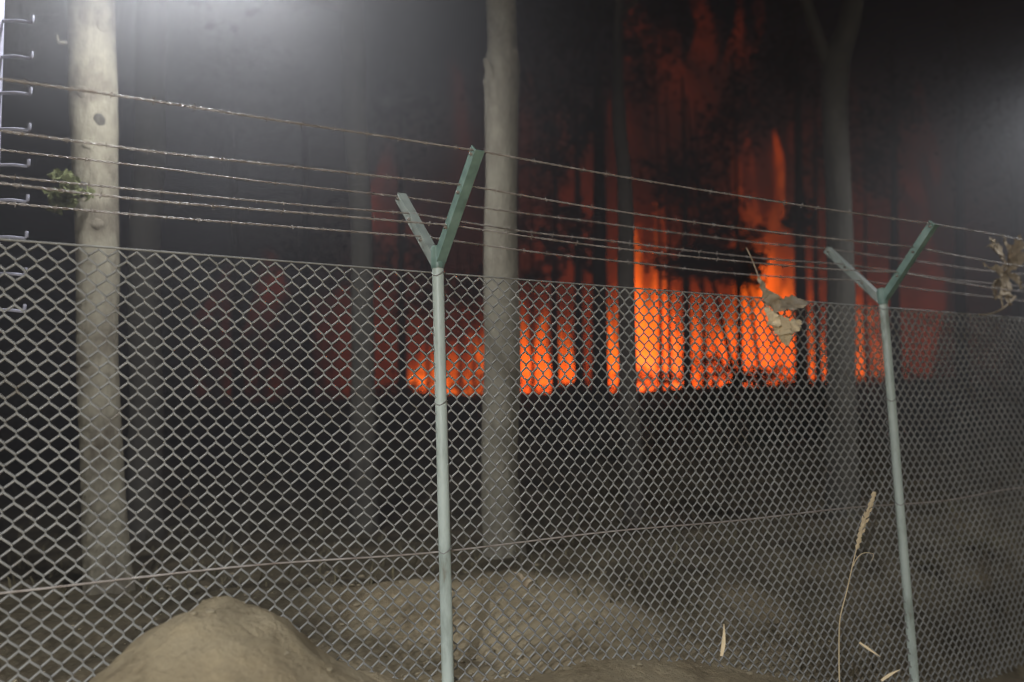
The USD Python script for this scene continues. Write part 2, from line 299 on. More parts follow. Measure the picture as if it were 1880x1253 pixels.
# ------------------------------------------------------------------ trees
def trunk_pts(px, D, drop=.35):
    """Trunk axis through picture points at depth D, carried down into the ground."""
    p = [at(x, y, D) for x, y in px]
    z0 = gz(p[-1][0], p[-1][1]) - drop
    d = p[-1] - p[-2]; k = (p[-1][2] - z0) / max(1e-6, -d[2])
    p.append(p[-1] + d * k * .999)
    return np.array(p[::-1])
def near_tree(name, label, px, widths, D, bark, top_h, cat='tree', seed=0, rough=.07, limbs=(), extra=None, crown_n=1500, crown='dark_leaf', sides=40):
    pts = trunk_pts(px, D)
    w = np.array(widths[::-1]) / FPX * D / 2; w = np.r_[w[0] * 1.25, w]
    last = pts[-1]; d = (pts[-1] - pts[-2]) / np.linalg.norm(pts[-1] - pts[-2])
    pts = np.vstack([pts, last + d * (top_h - last[2]) * .5, last + d * (top_h - last[2])]); w = np.r_[w, w[-1] * .7, w[-1] * .25]
    n = 150; s = np.r_[0, np.cumsum(np.linalg.norm(np.diff(pts, axis=0), axis=1))]
    sp = spline(pts, n); r = np.interp(np.linspace(0, s[-1], n), s, w)
    sp[:, :2] += (meshkit.noise(np.stack([np.linspace(0, s[-1], n) * 1.1, np.full(n, seed * 3.1), np.zeros(n)], 1), seed)[:, None] - .5) * .05
    t = thing(name, label, cat, loc=(sp[0][0], sp[0][1], gz(sp[0][0], sp[0][1])))
    obj('trunk', tube(sp, r, sides, True, rough, seed, 5.0), bark, t)
    for lp, lw in limbs:
        lpts = spline(lp, 40); obj('limb', tube(lpts, np.interp(np.linspace(0, 1, 40), np.linspace(0, 1, len(lw)), lw), 16, True, rough, seed + 5, 6.0), bark, t)
    r2 = np.random.default_rng(seed); cc = []; ends = []
    for k in range(7):
        z = top_h * (.62 + .38 * k / 6); i = int(np.argmin(abs(sp[:, 2] - z))); a = sp[i]; ang = r2.random() * 6.28
        e = a + np.array([math.cos(ang), math.sin(ang), .35]) * (1.7 - .15 * k) * (.7 + .5 * r2.random())
        obj('branch', tube(spline([a, (a + e) / 2 + [0, 0, -.08], e], 10), np.linspace(r[i] * .5, .012, 10), 7), bark, t)
        ends.append(e)
    pts_l = np.vstack([blob(e, (.85, .85, .5), crown_n // 7, seed * 31 + k, 8) for k, e in enumerate(ends)])
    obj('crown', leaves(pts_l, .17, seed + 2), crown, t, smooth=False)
    return t, sp, r

def knot(c, n, r, h, seed):
    """A raised healed branch scar on bark: a low ring facing n."""
    n = n / np.linalg.norm(n); s = np.cross(n, [0, 0, 1.0]); s /= np.linalg.norm(s); u = np.cross(s, n)
    rings = [(0, .62), (.3, .55), (.6, .5), (.85, .3), (1.1, -.1), (1.5, -.9)]; k = 16; v = []
    for i, (a, b) in enumerate(rings):
        for j in range(k):
            th = 2 * math.pi * j / k; rr = a * r * (1 + .9 * (float(meshkit.fbm(np.array([math.cos(th) * 1.3 + seed * 5, math.sin(th) * 1.3, a * .6]), 3, seed)) - .5))
            v.append(c + s * rr * math.cos(th) + u * rr * 1.25 * math.sin(th) + n * b * h)
    f = []
    for i in range(len(rings) - 1):
        for j in range(k):
            a, b, cc, d = i * k + j, i * k + (j + 1) % k, (i + 1) * k + (j + 1) % k, (i + 1) * k + j
            f += [[a, b, cc], [a, cc, d]]
    return np.array(v), np.array(f)[:, ::-1]

tA, spA, rA = near_tree('pale_tree', 'cream barked tree trunk with branch scars, brightly lit beside the hooked pole at left',
    [(162, 0), (166, 170), (170, 300), (182, 600), (188, 800), (196, 1040)], [84, 88, 80, 72, 72, 80], 6.0, 'cream_bark', 9.5, seed=3)
def on_trunk(sp, r, px, py, D):
    p = at(px, py, D); i = int(np.argmin(abs(sp[:, 2] - p[2]))); c = sp[i]
    d = EYE - c; d[2] = 0; d /= np.linalg.norm(d); s = np.array([-d[1], d[0], 0])
    off = np.clip((p - c) @ s, -r[i] * .8, r[i] * .8)
    n = d * math.sqrt(max(r[i] ** 2 - off ** 2, 1e-5)) + s * off
    return c + n, n
for (px, py, rr, hh, sd) in ((150, 178, .04, .022, 1), (182, 226, .036, .016, 2), (160, 272, .03, .014, 4), (150, 360, .04, .02, 5), (186, 60, .03, .012, 6), (180, 420, .03, .015, 7)):
    c, n = on_trunk(spA, rA, px, py, 6.0)
    obj('branch_scar', knot(c, n, rr, hh, sd), 'grey_bark' if sd in (2, 5) else 'cream_bark', tA)
a = at(128, 82, 6.0)
obj('broken_twig', tube(spline([at(140, 84, 6.0), at(122, 80, 5.95), at(108, 78, 5.93), at(104, 64, 5.9)], 14), np.linspace(.02, .008, 14), 8), 'cream_bark', tA)
obj('sprig', join([tube(spline([at(158, 330, 5.95), at(135, 335, 5.8), at(112, 345, 5.72), at(98, 372, 5.7)], 12), np.linspace(.01, .004, 12), 6),
                   leaves(np.vstack([blob(at(118, 350, 5.72), (.13, .1, .13), 90, 4, 7), blob(at(150, 352, 5.72), (.05, .05, .06), 16, 5, 4), blob(at(100, 372, 5.7), (.05, .05, .05), 18, 6, 3)]), .075, 9, .7)]), 'green_leaf', tA, smooth=False)
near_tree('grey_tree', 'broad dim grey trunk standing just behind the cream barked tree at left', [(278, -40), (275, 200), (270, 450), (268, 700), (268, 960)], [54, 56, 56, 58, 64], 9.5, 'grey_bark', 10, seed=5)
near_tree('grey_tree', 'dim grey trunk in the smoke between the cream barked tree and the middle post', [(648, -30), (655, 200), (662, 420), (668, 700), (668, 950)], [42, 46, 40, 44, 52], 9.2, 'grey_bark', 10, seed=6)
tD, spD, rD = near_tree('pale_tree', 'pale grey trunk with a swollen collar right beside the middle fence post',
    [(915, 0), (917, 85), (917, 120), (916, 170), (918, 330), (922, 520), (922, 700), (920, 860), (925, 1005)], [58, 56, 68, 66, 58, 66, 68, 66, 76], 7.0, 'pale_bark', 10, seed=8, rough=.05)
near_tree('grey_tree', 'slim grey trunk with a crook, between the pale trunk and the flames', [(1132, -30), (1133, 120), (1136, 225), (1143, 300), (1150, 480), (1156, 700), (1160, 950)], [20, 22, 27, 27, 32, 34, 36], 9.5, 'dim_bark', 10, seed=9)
for k, (px, py, w, h) in enumerate(((888, 128, .035, .16), (900, 150, .04, .2), (944, 122, .03, .14), (930, 138, .035, .12), (893, 178, .03, .2), (938, 170, .02, .16))):
    c, n = on_trunk(spD, rD, px, py, 7.0); n = n / np.linalg.norm(n)
    obj('bark_flake', ribbon(spline([c - [0, 0, h * .5] + n * .002, c + n * .008, c + [0, 0, h * .45] + n * .032], 8), np.array([.3, .7, .9, 1, 1, .95, .8, .5]) * w, n, -.12), 'pale_bark', tD)
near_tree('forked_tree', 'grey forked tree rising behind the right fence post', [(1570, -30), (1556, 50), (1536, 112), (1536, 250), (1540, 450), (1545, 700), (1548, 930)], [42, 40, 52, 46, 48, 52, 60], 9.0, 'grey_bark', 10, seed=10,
    limbs=[([at(1534, 150, 9.0), at(1515, 105, 9.0), at(1495, 50, 9.0), at(1475, -20, 9.0), at(1460, -160, 9.0)], [.07, .065, .06, .055, .03])])

bt = 0
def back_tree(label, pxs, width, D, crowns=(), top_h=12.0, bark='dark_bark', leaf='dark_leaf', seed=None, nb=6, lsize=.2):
    global bt; bt += 1; seed = seed or bt + 40
    pts = trunk_pts(pxs, D)
    d = pts[-1] - pts[-2]; d /= np.linalg.norm(d); d = d * .5 + np.array([0, 0, .5])
    pts = np.vstack([pts, pts[-1] + d * max(.5, top_h - pts[-1][2])])
    n = 40; sp = spline(pts, n); w = width / FPX * D / 2
    r = np.interp(sp[:, 2], [sp[0, 2], sp[0, 2] + .6, top_h], [w * 1.3, w, w * .25])
    t = thing('wood_tree', label, 'tree', 'dark trees in the burning wood', loc=(sp[0][0], sp[0][1], gz(sp[0][0], sp[0][1])))
    obj('trunk', tube(sp, r, 12, True, .1, seed, 3.0), bark, t)
    r2 = np.random.default_rng(seed); tw = []
    for k in range(nb):
        i = int(n * (.42 + .55 * r2.random())) ; i = min(i, n - 2); a = sp[i]; ang = r2.random() * 6.28
        e = a + np.array([math.cos(ang), math.sin(ang) * .5, .1 + .5 * r2.random()]) * (.5 + 1.0 * r2.random())
        tw.append(tube(spline([a, (a + e) / 2 + [0, 0, -.06], e], 8), np.linspace(r[i] * .45, .01, 8), 5))
    for b_ in tw: obj('branch', b_, bark, t)
    if crowns:
        c = np.vstack([blob(at(x, y, D + dd), (rx / FPX * D, rx / FPX * D * .7, ry / FPX * D), nn, seed * 7 + k, 12) for k, (x, y, dd, rx, ry, nn) in enumerate(crowns)])
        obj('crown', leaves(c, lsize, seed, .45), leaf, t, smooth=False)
    return t
B = back_tree
B('thick dark trunk just left of the slim crooked grey trunk', [(1100, 300), (1101, 560), (1102, 720)], 34, 17, [(1080, 60, 0, 120, 120, 700), (1050, 230, 0, 70, 70, 250)], 13)
B('thin dark trunk at the right rim of the broadest flame', [(1226, 250), (1228, 500), (1230, 690)], 9, 26, [(1235, 330, 0, 60, 60, 220)])
B('dark trunk with a leafy crown, second right of the broadest flame', [(1256, 250), (1259, 500), (1262, 690)], 18, 25, [(1275, 480, 0, 75, 48, 800), (1250, 330, 1, 90, 70, 500)], 12)
B('thin dark trunk under the low black leaf clump, left of its leaning neighbour', [(1284, 350), (1290, 540), (1295, 700)], 9, 27, [(1310, 480, 0, 55, 40, 350)])
B('thin dark trunk leaning to the left in front of the flames', [(1285, 380), (1310, 520), (1345, 680)], 10, 26.5, [(1340, 485, 0, 65, 48, 800), (1310, 400, 0, 80, 60, 600)])
B('dark straight trunk right of the leaning one in front of the flames', [(1350, 250), (1356, 520), (1359, 700)], 12, 26, [(1370, 490, 0, 40, 45, 330), (1330, 240, 0, 110, 90, 600)], 13)
B('very thin leaning trunk beside the dry leaf caught on the fence', [(1350, 420), (1376, 540), (1396, 700)], 8, 28, [(1380, 430, 0, 35, 30, 120)])
B('dark forked trunk in front of the flames, just left of the grey forked tree', [(1462, 120), (1468, 420), (1472, 700)], 26, 23, [(1450, 100, 0, 150, 130, 1100), (1475, 410, 0, 40, 40, 220)], 14)
B('thin dark trunk close to the left side of the grey forked tree', [(1495, 200), (1498, 520), (1503, 700)], 14, 26, [(1500, 260, 0, 60, 90, 300)])
B('thin dark trunk in front of the dull flames between grey forked tree and right post', [(1588, 300), (1588, 520), (1592, 690)], 9, 27, [(1610, 300, 0, 60, 80, 380)])
B('dark trunk behind the right fence post', [(1640, 200), (1642, 500), (1646, 720)], 22, 22, [(1650, 180, 0, 90, 110, 500)])
B('dark trunk in front of the narrow flames right of the pale trunk', [(1018, 250), (1018, 560), (1020, 740)], 17, 24, [(1010, 330, 0, 60, 90, 320), (1000, 500, 0, 45, 30, 200)])
B('thin dark pole-like trunk hard against the pale trunk', [(976, 400), (977, 580), (979, 745)], 7, 28, [(965, 430, 0, 40, 60, 180)])
B('dark trunk in the gap between the narrow flames and the thick trunk', [(1060, 300), (1062, 560), (1064, 730)], 20, 22, [(1040, 430, 0, 60, 60, 420), (1070, 470, 0, 40, 40, 200)])
B('thin dark sapling just right of the middle post', [(842, 560), (844, 650), (846, 750)], 6, 29, [(850, 540, 0, 60, 40, 260)], 8)
B('thin dark sapling close to the left side of the pale trunk', [(866, 540), (870, 640), (871, 750)], 6, 29, [(880, 520, 0, 40, 50, 200)], 8)
B('thin dark sapling just left of the middle post', [(783, 560), (785, 650), (787, 750)], 6, 29, [(770, 560, 0, 60, 45, 260)], 8)
B('dark trunk in the smoke left of the middle post', [(735, 250), (737, 500), (740, 740)], 20, 24, [(740, 500, 0, 80, 70, 420), (720, 200, 0, 120, 140, 500)])
B('dark trunk in the middle of the smoky left half', [(560, 250), (562, 500), (566, 740)], 24, 22, [(560, 470, 0, 110, 80, 400), (540, 150, 0, 140, 160, 500)])
B('dark trunk in the smoke right of the broad dim grey trunk', [(430, 200), (432, 500), (438, 740)], 26, 22, [(430, 180, 0, 160, 180, 600)])
B('dark trunk in the smoke far right of the fence posts', [(1760, 100), (1762, 500), (1768, 740)], 26, 21, [(1770, 120, 0, 130, 160, 600)])
B('dark trunk at the far right of the wood', [(1860, 100), (1862, 500), (1868, 740)], 22, 24, [(1850, 250, 0, 110, 160, 500)])
B('dark trunk behind the pale trunk, topped by a black crown', [(950, 100), (948, 400), (948, 740)], 16, 25, [(960, 120, 0, 110, 120, 600)])
B('tall dark trunk with a black crown above the broadest flame', [(1195, -50), (1205, 200), (1214, 700)], 10, 29, [(1180, 130, 0, 110, 110, 800), (1230, 40, 0, 110, 90, 600)], 15)

# ------------------------------------------------------------------ undergrowth on the bank
def shrub(label, px, py, D, w, h, n, seed, leaf='dark_leaf', ls=.13):
    c = at(px, py, D); z = gz(c[0], c[1]); t = thing('shrub', label, 'shrub', 'shrubs on the dark bank', loc=(c[0], c[1], z))
    r2 = np.random.default_rng(seed); st = []
    for k in range(7):
        e = np.array([c[0] + (r2.random() - .5) * w, c[1] + (r2.random() - .5) * w * .6, z + h * (.6 + .4 * r2.random())])
        st.append(tube(spline([[c[0] + (r2.random() - .5) * .2, c[1], z - .05], ([c[0], c[1], z] + e) / 2 + [0, 0, .1], e], 8), np.linspace(.018, .006, 8), 5))
    for b_ in st: obj('stem', b_, 'dark_bark', t)
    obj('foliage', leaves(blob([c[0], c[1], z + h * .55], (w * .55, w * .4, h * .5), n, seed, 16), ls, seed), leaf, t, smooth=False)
for i, a in enumerate([
    ('bushy shrub straddling the foot of the flames, right of the leaning trunk', 1312, 690, 27, 2.0, 1.1, 420, 'brown_leaf'),
    ('low shrub at the foot of the broadest flame', 1190, 710, 26, 2.2, .7, 420, 'brown_leaf'),
    ('low shrub at the foot of the flames below the dry leaf', 1400, 715, 26, 2.2, .6, 380, 'dark_leaf'),
    ('shrub on the bank below the narrow flames right of the pale trunk', 1060, 780, 21, 2.0, 1.0, 420, 'dark_leaf'),
    ('shrub on the bank between the slim grey trunk and the forked tree', 1330, 800, 18, 2.4, 1.0, 500, 'dark_leaf'),
    ('shrub at the foot of the forked grey tree', 1490, 820, 15, 1.8, .9, 420, 'dark_leaf'),
    ('shrub on the bank left of the middle post', 720, 800, 20, 2.2, 1.1, 450, 'dark_leaf'),
    ('reddish leafy shrub in the smoke on the left side of the bank', 600, 700, 30, 3.0, 2.6, 650, 'brown_leaf'),
    ('reddish leafy shrub farthest left on top of the bank', 480, 690, 31, 2.6, 2.8, 600, 'brown_leaf'),
    ('dark shrub low on the bank right of the cream barked tree', 400, 850, 14, 1.8, 1.0, 420, 'dark_leaf'),
    ('dark shrub right of the right fence post', 1720, 830, 15, 2.0, 1.0, 420, 'dark_leaf'),
    ('dark shrub low on the bank at the far left edge', 60, 870, 13, 1.6, 1.0, 420, 'dark_leaf')]):
    shrub(*a[:7], 70 + i, a[7])

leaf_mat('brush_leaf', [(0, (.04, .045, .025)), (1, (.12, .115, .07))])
r2 = np.random.default_rng(77); bc = []
for k in range(260):
    x, y = r2.uniform(-14, 20), r2.uniform(13, 29.5); hh = (.2 + .55 * r2.random() ** 2) * (1 if y < 25 else 1.15); ww = .35 + .8 * r2.random()
    bc.append(blob([x, y, gz(x, y) + hh * .45], (ww, ww * .7, hh * .6), 60, 900 + k, 6))
tag(obj('brush', leaves(np.vstack(bc), .13, 5, .4), 'brush_leaf', smooth=False), 'low tangled brush over the dark bank below the flames', 'brush', kind='stuff')

# ------------------------------------------------------------------ fire
def tongue(base, w, d, h, heat0, seed, lean=0.0):
    """One tongue of flame: a closed, wavering body that tapers upward."""
    nr, k = 22, 18; z = np.linspace(0, 1, nr)
    prof = np.clip(1.08 * (1 - z) ** .55 * (z + .25) ** .18, 0, None); prof[0] *= .8; prof[-1] = .02
    wob = (meshkit.fbm(np.stack([z * 2.4, np.full(nr, seed * 1.7), np.zeros(nr)], 1), 3, seed) - .5) * (.3 + 1.2 * z)
    v, ht = [], []
    for i in range(nr):
        for j in range(k):
            th = 2 * math.pi * j / k; nn = 1 + .5 * (meshkit.noise(np.array([math.cos(th) * 1.4 + seed, math.sin(th) * 1.4, z[i] * 3.2]), seed) - .5)
            v.append(base + np.array([(math.cos(th) * prof[i] * nn * .5 + wob[i]) * w + lean * z[i] * h, math.sin(th) * prof[i] * nn * .5 * d, z[i] * h])); ht.append(heat0 * (1 - z[i] ** 1.15))
    f = []
    for i in range(nr - 1):
        for j in range(k):
            a, b, c, e = i * k + j, i * k + (j + 1) % k, (i + 1) * k + (j + 1) % k, (i + 1) * k + j
            f += [[a, b, c], [a, c, e]]
    return np.array(v), np.array(f), np.array(ht)
def fire(label, x0, x1, ytop, ybot, D, heat, seed, n=5, lean=0.0, vary=.35, mt='flame'):
    n = int(math.ceil(n * 1.3))
    r2 = np.random.default_rng(seed); vs, fs, hs, o = [], [], [], 0
    c = at((x0 + x1) / 2, ybot, D); z0 = min(c[2] - .5, gz(c[0], c[1])) 
    for k in range(n):
        px = x0 + (x1 - x0) * (k + .5 + .3 * (r2.random() - .5)) / n; p = at(px, ybot, D + (r2.random() - .5) * 1.6)
        top = at(px, ytop, D)[2]; h = (top - z0) * (1 - vary * r2.random()); w = (x1 - x0) / n / FPX * D * 2.4
        v, f, ht = tongue(np.array([p[0], p[1], z0]), w, max(.5, min(w, 1.2)), h, heat * (.9 + .2 * r2.random()), seed * 10 + k, lean)
        vs.append(v); fs.append(f + o); hs.append(ht); o += len(v)
    p = obj('flame', (np.vstack(vs), np.vstack(fs)), mt, heat={'heat': np.concatenate(hs)})
    tag(p, label, 'flame', 'flames of the forest fire')
for i, a in enumerate([
    ('low wide orange flame between the middle post and the pale trunk', 755, 900, 620, 742, 31, .72, 4),
    ('narrow orange flame rising left of the pale trunk', 862, 900, 560, 742, 30.5, .95, 2),
    ('orange flame hard against the right side of the pale trunk', 955, 1012, 525, 735, 31, .95, 3),
    ('thin orange flame right of the pale trunk, apart from its neighbours', 1024, 1050, 530, 715, 31, .8, 2),
    ('narrow flame left of the slim crooked grey trunk', 1112, 1142, 400, 690, 31, .9, 2),
    ('broadest tall orange flame right of the slim crooked grey trunk', 1160, 1235, 290, 690, 31, .95, 3),
    ('wide orange flame behind the thin trunks, below the black leaf clump', 1225, 1400, 470, 700, 32, 1.0, 7),
    ('tallest orange flame behind the dry leaf caught on the fence', 1375, 1470, 200, 700, 32.5, .72, 4),
    ('orange flame showing left of the grey forked tree', 1460, 1512, 380, 700, 32, .6, 2),
    ('dull orange flame between the forked tree and the right post', 1552, 1632, 470, 690, 32, .4, 3)]):
    fire(*a[:7], 20 + i, a[7])
fire('faint dull red glow added low in the smoke left of the middle post', 400, 745, 430, 745, 35.5, .19, 44, 4, mt='red_glow')  # from here on: emissive bodies added for smoke and canopy glow
fire('added dull red smoke glow between the pale trunk and the slim crooked trunk', 860, 1160, -30, 740, 36, .5, 45, 3, vary=.2, mt='red_glow')
fire('added dull red smoke glow high above the broadest flame', 1120, 1440, -120, 700, 37, .56, 46, 4, vary=.2, mt='red_glow')
fire('added dull red smoke glow high behind the forked tree and the right post', 1400, 1690, -20, 700, 36, .4, 47, 3, vary=.25, mt='red_glow')
fire('added dull red glow in the smoke above the middle post', 700, 930, 60, 742, 36.5, .36, 48, 2, vary=.25, mt='red_glow')

# ------------------------------------------------------------------ fence
ZTOP, ZMID, ZJ = 2.332, 1.012, 2.435
def fp(s, z, off=0.0): return FP + FD * s + FN * off + np.array([0, 0, z])
def angle_iron(a, b, w, th, side, n):
    """An L-section bar from a to b; one flange lies along 'side', the other along 'n'."""
    L = np.array([[0, 0], [w, 0], [w, th], [th, th], [th, w], [0, w]]) - w * .4
    v = np.vstack([[p + side * x + n * y for x, y in L] for p in (a, b)]); k = 6
    f = []
    for j in range(k): f += [[j, (j + 1) % k, k + (j + 1) % k], [j, k + (j + 1) % k, k + j]]
    for o, rev in ((0, 1), (k, 0)):
        for tri in ([0, 1, 2], [0, 2, 3], [0, 3, 4], [0, 4, 5]):
            f.append([o + x for x in (tri[::-1] if rev else tri)])
    return trimesh.Trimesh(v, f, process=False)
AF, AB, AH = .425, .42, .385
posts = [('galvanised fence post with forked arms past the left picture edge', -1), ('pale green middle fence post with forked arms beside the pale trunk', 0),
         ('pale green right fence post with forked arms beside the forked tree', 1), ('fence post with forked arms past the right picture edge', 2)]
for label, k in posts:
    s = k * SPAN; g = fp(s, 0); z0 = gz(g[0], g[1])
    t = thing('fence_post', label, 'fence post', 'posts of the chain link fence', loc=(g[0], g[1], z0))
    n = 40; zz = np.linspace(z0 - .3, ZJ + .02, n)
    ax = np.stack([fp(s, z) for z in zz]); ax[:, :2] += (meshkit.noise(np.stack([zz * 1.2, np.full(n, k * 5.0), np.zeros(n)], 1), 3)[:, None] - .5) * .006
    obj('post', tube(ax, .0285, 20), 'post_paint', t)
    for nm, off, mt in (('front_arm', AF, 'arm_paint'), ('rear_arm', -AB, 'arm_pale')):
        a, b = fp(s, ZJ - .06), fp(s, ZJ + AH, off); d = (b - a) / np.linalg.norm(b - a)
        nn = np.cross(FD, d); nn *= np.sign(nn[2]) or 1
        obj(nm, angle_iron(a, b, .048, .007, FD, nn * (1 if off > 0 else -1)), mt, t, smooth=False)
        for q in (1, .66, .33):
            c = a + d * (np.linalg.norm(b - a) * (q * .93 + .02))
            obj('wire_clip', tube([c - FD * .03, c + FD * .012], .008, 8), 'barb_wire', t)
    br = trimesh.creation.revolve([[.0, -.055], [.031, -.055], [.033, -.04], [.033, .04], [.028, .055], [0, .055]], sections=20); br.apply_translation(fp(s, ZJ - .03))
    obj('collar', br, 'arm_paint', t, smooth=35)
    for z in (ZTOP - .01, ZMID, 1.7):
        ang = np.linspace(0, 6.2, 12); obj('wire_tie', tube([fp(s, z) + FD * .031 * math.cos(x) + FN * .031 * math.sin(x) + [0, 0, .012 * math.sin(2 * x)] for x in ang], .003, 5), 'mesh_wire', t)

# chain link: every woven wire is a part of its panel
CW, CH, WR = .0715 / 2, .0825, .005
def warp(s, z):
    """Slack of the netting: along the fence, in height and out of plane; the same for all wires."""
    q = np.stack([s * .8, z * .8, s * 0], -1); e = np.clip((ZTOP - z) / .3, 0, 1)
    return .05 * e * (meshkit.noise(q * 1.6, 31) - .5), .034 * e * (meshkit.noise(q * 1.3 + 9, 32) - .5), .07 * e * (meshkit.noise(q * .7 + 4, 33) - .5)
ncol = int(round(SPAN / CW))
bays = [('chain link panel left of the middle post, in front of the cream barked tree', -1), ('chain link panel between the two forked-arm posts in front of the fire', 0),
        ('finely foreshortened chain link panel right of the right post', 1)]
for label, k in bays:
    t = thing('chain_link_panel', label, 'fence panel', 'netting panels of the chain link fence')
    cw = SPAN / ncol
    for c in range(ncol):
        s0 = k * SPAN + (c + .5) * cw; g = fp(s0, 0); zb = gz(g[0], g[1]) - .12
        rows = int(math.ceil((ZTOP - zb) / (CH / 2))); z = ZTOP - np.arange(rows + 1) * CH / 2
        sgn = np.where((np.arange(rows + 1) + c) % 2 == 0, 1.0, -1.0)
        # rounded zigzag: each bend gets two close points; the wire passes behind and before its neighbours
        e = .17
        zz, ss, oo = [], [], []
        for i in range(rows + 1):
            for dz in (-e, e):
                zz.append(z[i] + -dz * CH / 2); ss.append(sgn[i] * (cw * .5 + .002) * (1 - e * .75)); oo.append(.0042 * sgn[i] * (1 if dz < 0 else -1))
        zz, ss, oo = np.array(zz), np.array(ss), np.array(oo); zz = np.minimum(zz, ZTOP)
        ws, wz, wo = warp(s0 + ss, zz)
        P = FP + FD * (s0 + ss + ws)[:, None] + FN * (oo + wo - .034)[:, None]; P[:, 2] = zz + wz
        obj('woven_wire', tube(P, WR, 5, True), 'mesh_wire', t)
    for nm, z, r in (('top_wire', ZTOP + .002, .0045), ('tension_wire', ZMID, .0045)):
        ss = np.linspace(k * SPAN, (k + 1) * SPAN, 40); ws, wz, wo = warp(ss, np.full(40, z))
        if nm == 'tension_wire': wz = wz * 1.6
        P = FP + FD * ss[:, None] + FN * (wo - .024)[:, None]; P[:, 2] = z + wz
        obj(nm, tube(P, r, 7), 'mesh_wire' if nm == 'top_wire' else 'barb_wire', t)

# barbed wire: two twisted strands and barbs, each line a thing of its own
def barbed(label, off, z, sag, seed):
    s = np.arange(-SPAN, 2 * SPAN, .012); f = np.mod(s / SPAN, 1); zz = z - sag * 4 * f * (1 - f) + .012 * (meshkit.noise(np.stack([s * 1.5, s * 0 + seed, s * 0], 1), seed) - .5)
    o = off + .014 * (meshkit.noise(np.stack([s * 1.1, s * 0 + seed, s * 0 + 4], 1), seed + 1) - .5)
    c = FP + FD * s[:, None] + FN * o[:, None]; c[:, 2] = zz
    th = s / .075 * 2 * np.pi; sd = np.array([0, 0, 1.0])
    t = thing('barbed_wire', label, 'barbed wire', 'barbed wire lines on the forked arms')
    for k in (0, 1):
        obj('strand', tube(c + .0032 * (np.cos(th + k * np.pi)[:, None] * sd + np.sin(th + k * np.pi)[:, None] * FN), .0024, 5), 'barb_wire', t)
    r2 = np.random.default_rng(seed); bs = []
    for x in np.arange(-SPAN + .06, 2 * SPAN, .14):
        i = int((x + SPAN) / .012); p = c[min(i, len(c) - 1)]
        for q in range(2):
            d = r2.normal(size=3); d -= FD * (d @ FD) * .8; d /= np.linalg.norm(d)
            bs.append(tube([p - d * .016, p, p + d * .016], [.001, .0019, .001], 4))
    for k in range(0, len(bs), 2): obj('barb', join(bs[k:k + 2]), 'barb_wire', t)
names = ['highest barbed wire line, on the tips of the front arms', 'second barbed wire line, halfway up the front arms', 'low barbed wire line near the foot of the front arms',
         'barbed wire line on the tips of the rear arms', 'barbed wire line halfway up the rear arms', 'lowest barbed wire line, near the foot of the rear arms']
k = 0
for off in (AF, -AB):
    for q in (.97, .66, .33):
        barbed(names[k], off * (q - .0) , ZJ - .05 + (AH + .05) * q + .012, .018 + .01 * (k % 3), 60 + k); k += 1

# ------------------------------------------------------------------ small things
# dry leaves caught on the netting
def dry_leaf(t, pts, ws, up, curl): obj('leaf', ribbon(spline(pts, 24), np.interp(np.linspace(0, 1, 24), np.linspace(0, 1, len(ws)), ws) * 1.2, up, curl, .06), 'dry_leaf', t)
L = lambda x, y, o=.06: fence_pt(x, y, o)
t = thing('dry_leaf_cluster', 'pale withered leaf cluster with a curled stalk caught on the wires at the right edge', 'dry leaves')
for i, (pts, ws) in enumerate([
    ([L(1840, 470, .04), L(1828, 455, .1), L(1818, 436, .06)], [.03, .05, .008]), ([L(1852, 470, .02), L(1866, 452, .06), L(1884, 450, .1)], [.03, .055, .01]), ([L(1838, 520, .02), L(1824, 530, .06), L(1828, 550, .1)], [.02, .045, .01]), ([L(1850, 520, .06), L(1848, 545, .1), L(1856, 562, .06)], [.02, .045, .008]),
    ([L(1846, 500), L(1836, 470, .09), L(1812, 452, .1)], [.01, .045, .004]), ([L(1846, 505), L(1852, 465, .03), L(1842, 432, .02)], [.01, .04, .004]),
    ([L(1848, 505), L(1866, 478, .1), L(1890, 472, .12)], [.01, .05, .01]), ([L(1845, 505), L(1822, 494, .05), L(1806, 484, .02)], [.01, .035, .004]),
    ([L(1846, 500), L(1842, 528, .1), L(1834, 548, .12)], [.012, .05, .006]), ([L(1848, 505), L(1868, 515, .05), L(1876, 535, .02)], [.01, .03, .004]),
    ([L(1850, 500), L(1862, 450, .1), L(1874, 430, .14)], [.01, .035, .004])]):
    dry_leaf(t, pts, ws, FN + np.array([.2 * math.sin(i * 2.1), 0, .3 * math.cos(i * 1.7)]), .35)
obj('stalk', tube(spline([L(1845, 480), L(1838, 545), L(1842, 566)], 12), np.linspace(.009, .006, 12), 7), 'dry_leaf', t)
obj('curled_stalk', tube(spline([L(1797, 578), L(1820, 576), L(1842, 566), L(1858, 552), L(1864, 545)], 16), np.linspace(.004, .009, 16), 7), 'dry_leaf', t)
t = thing('dry_leaf', 'crumpled cream and brown dry leaf caught on top of the netting before the flames', 'dry leaf')
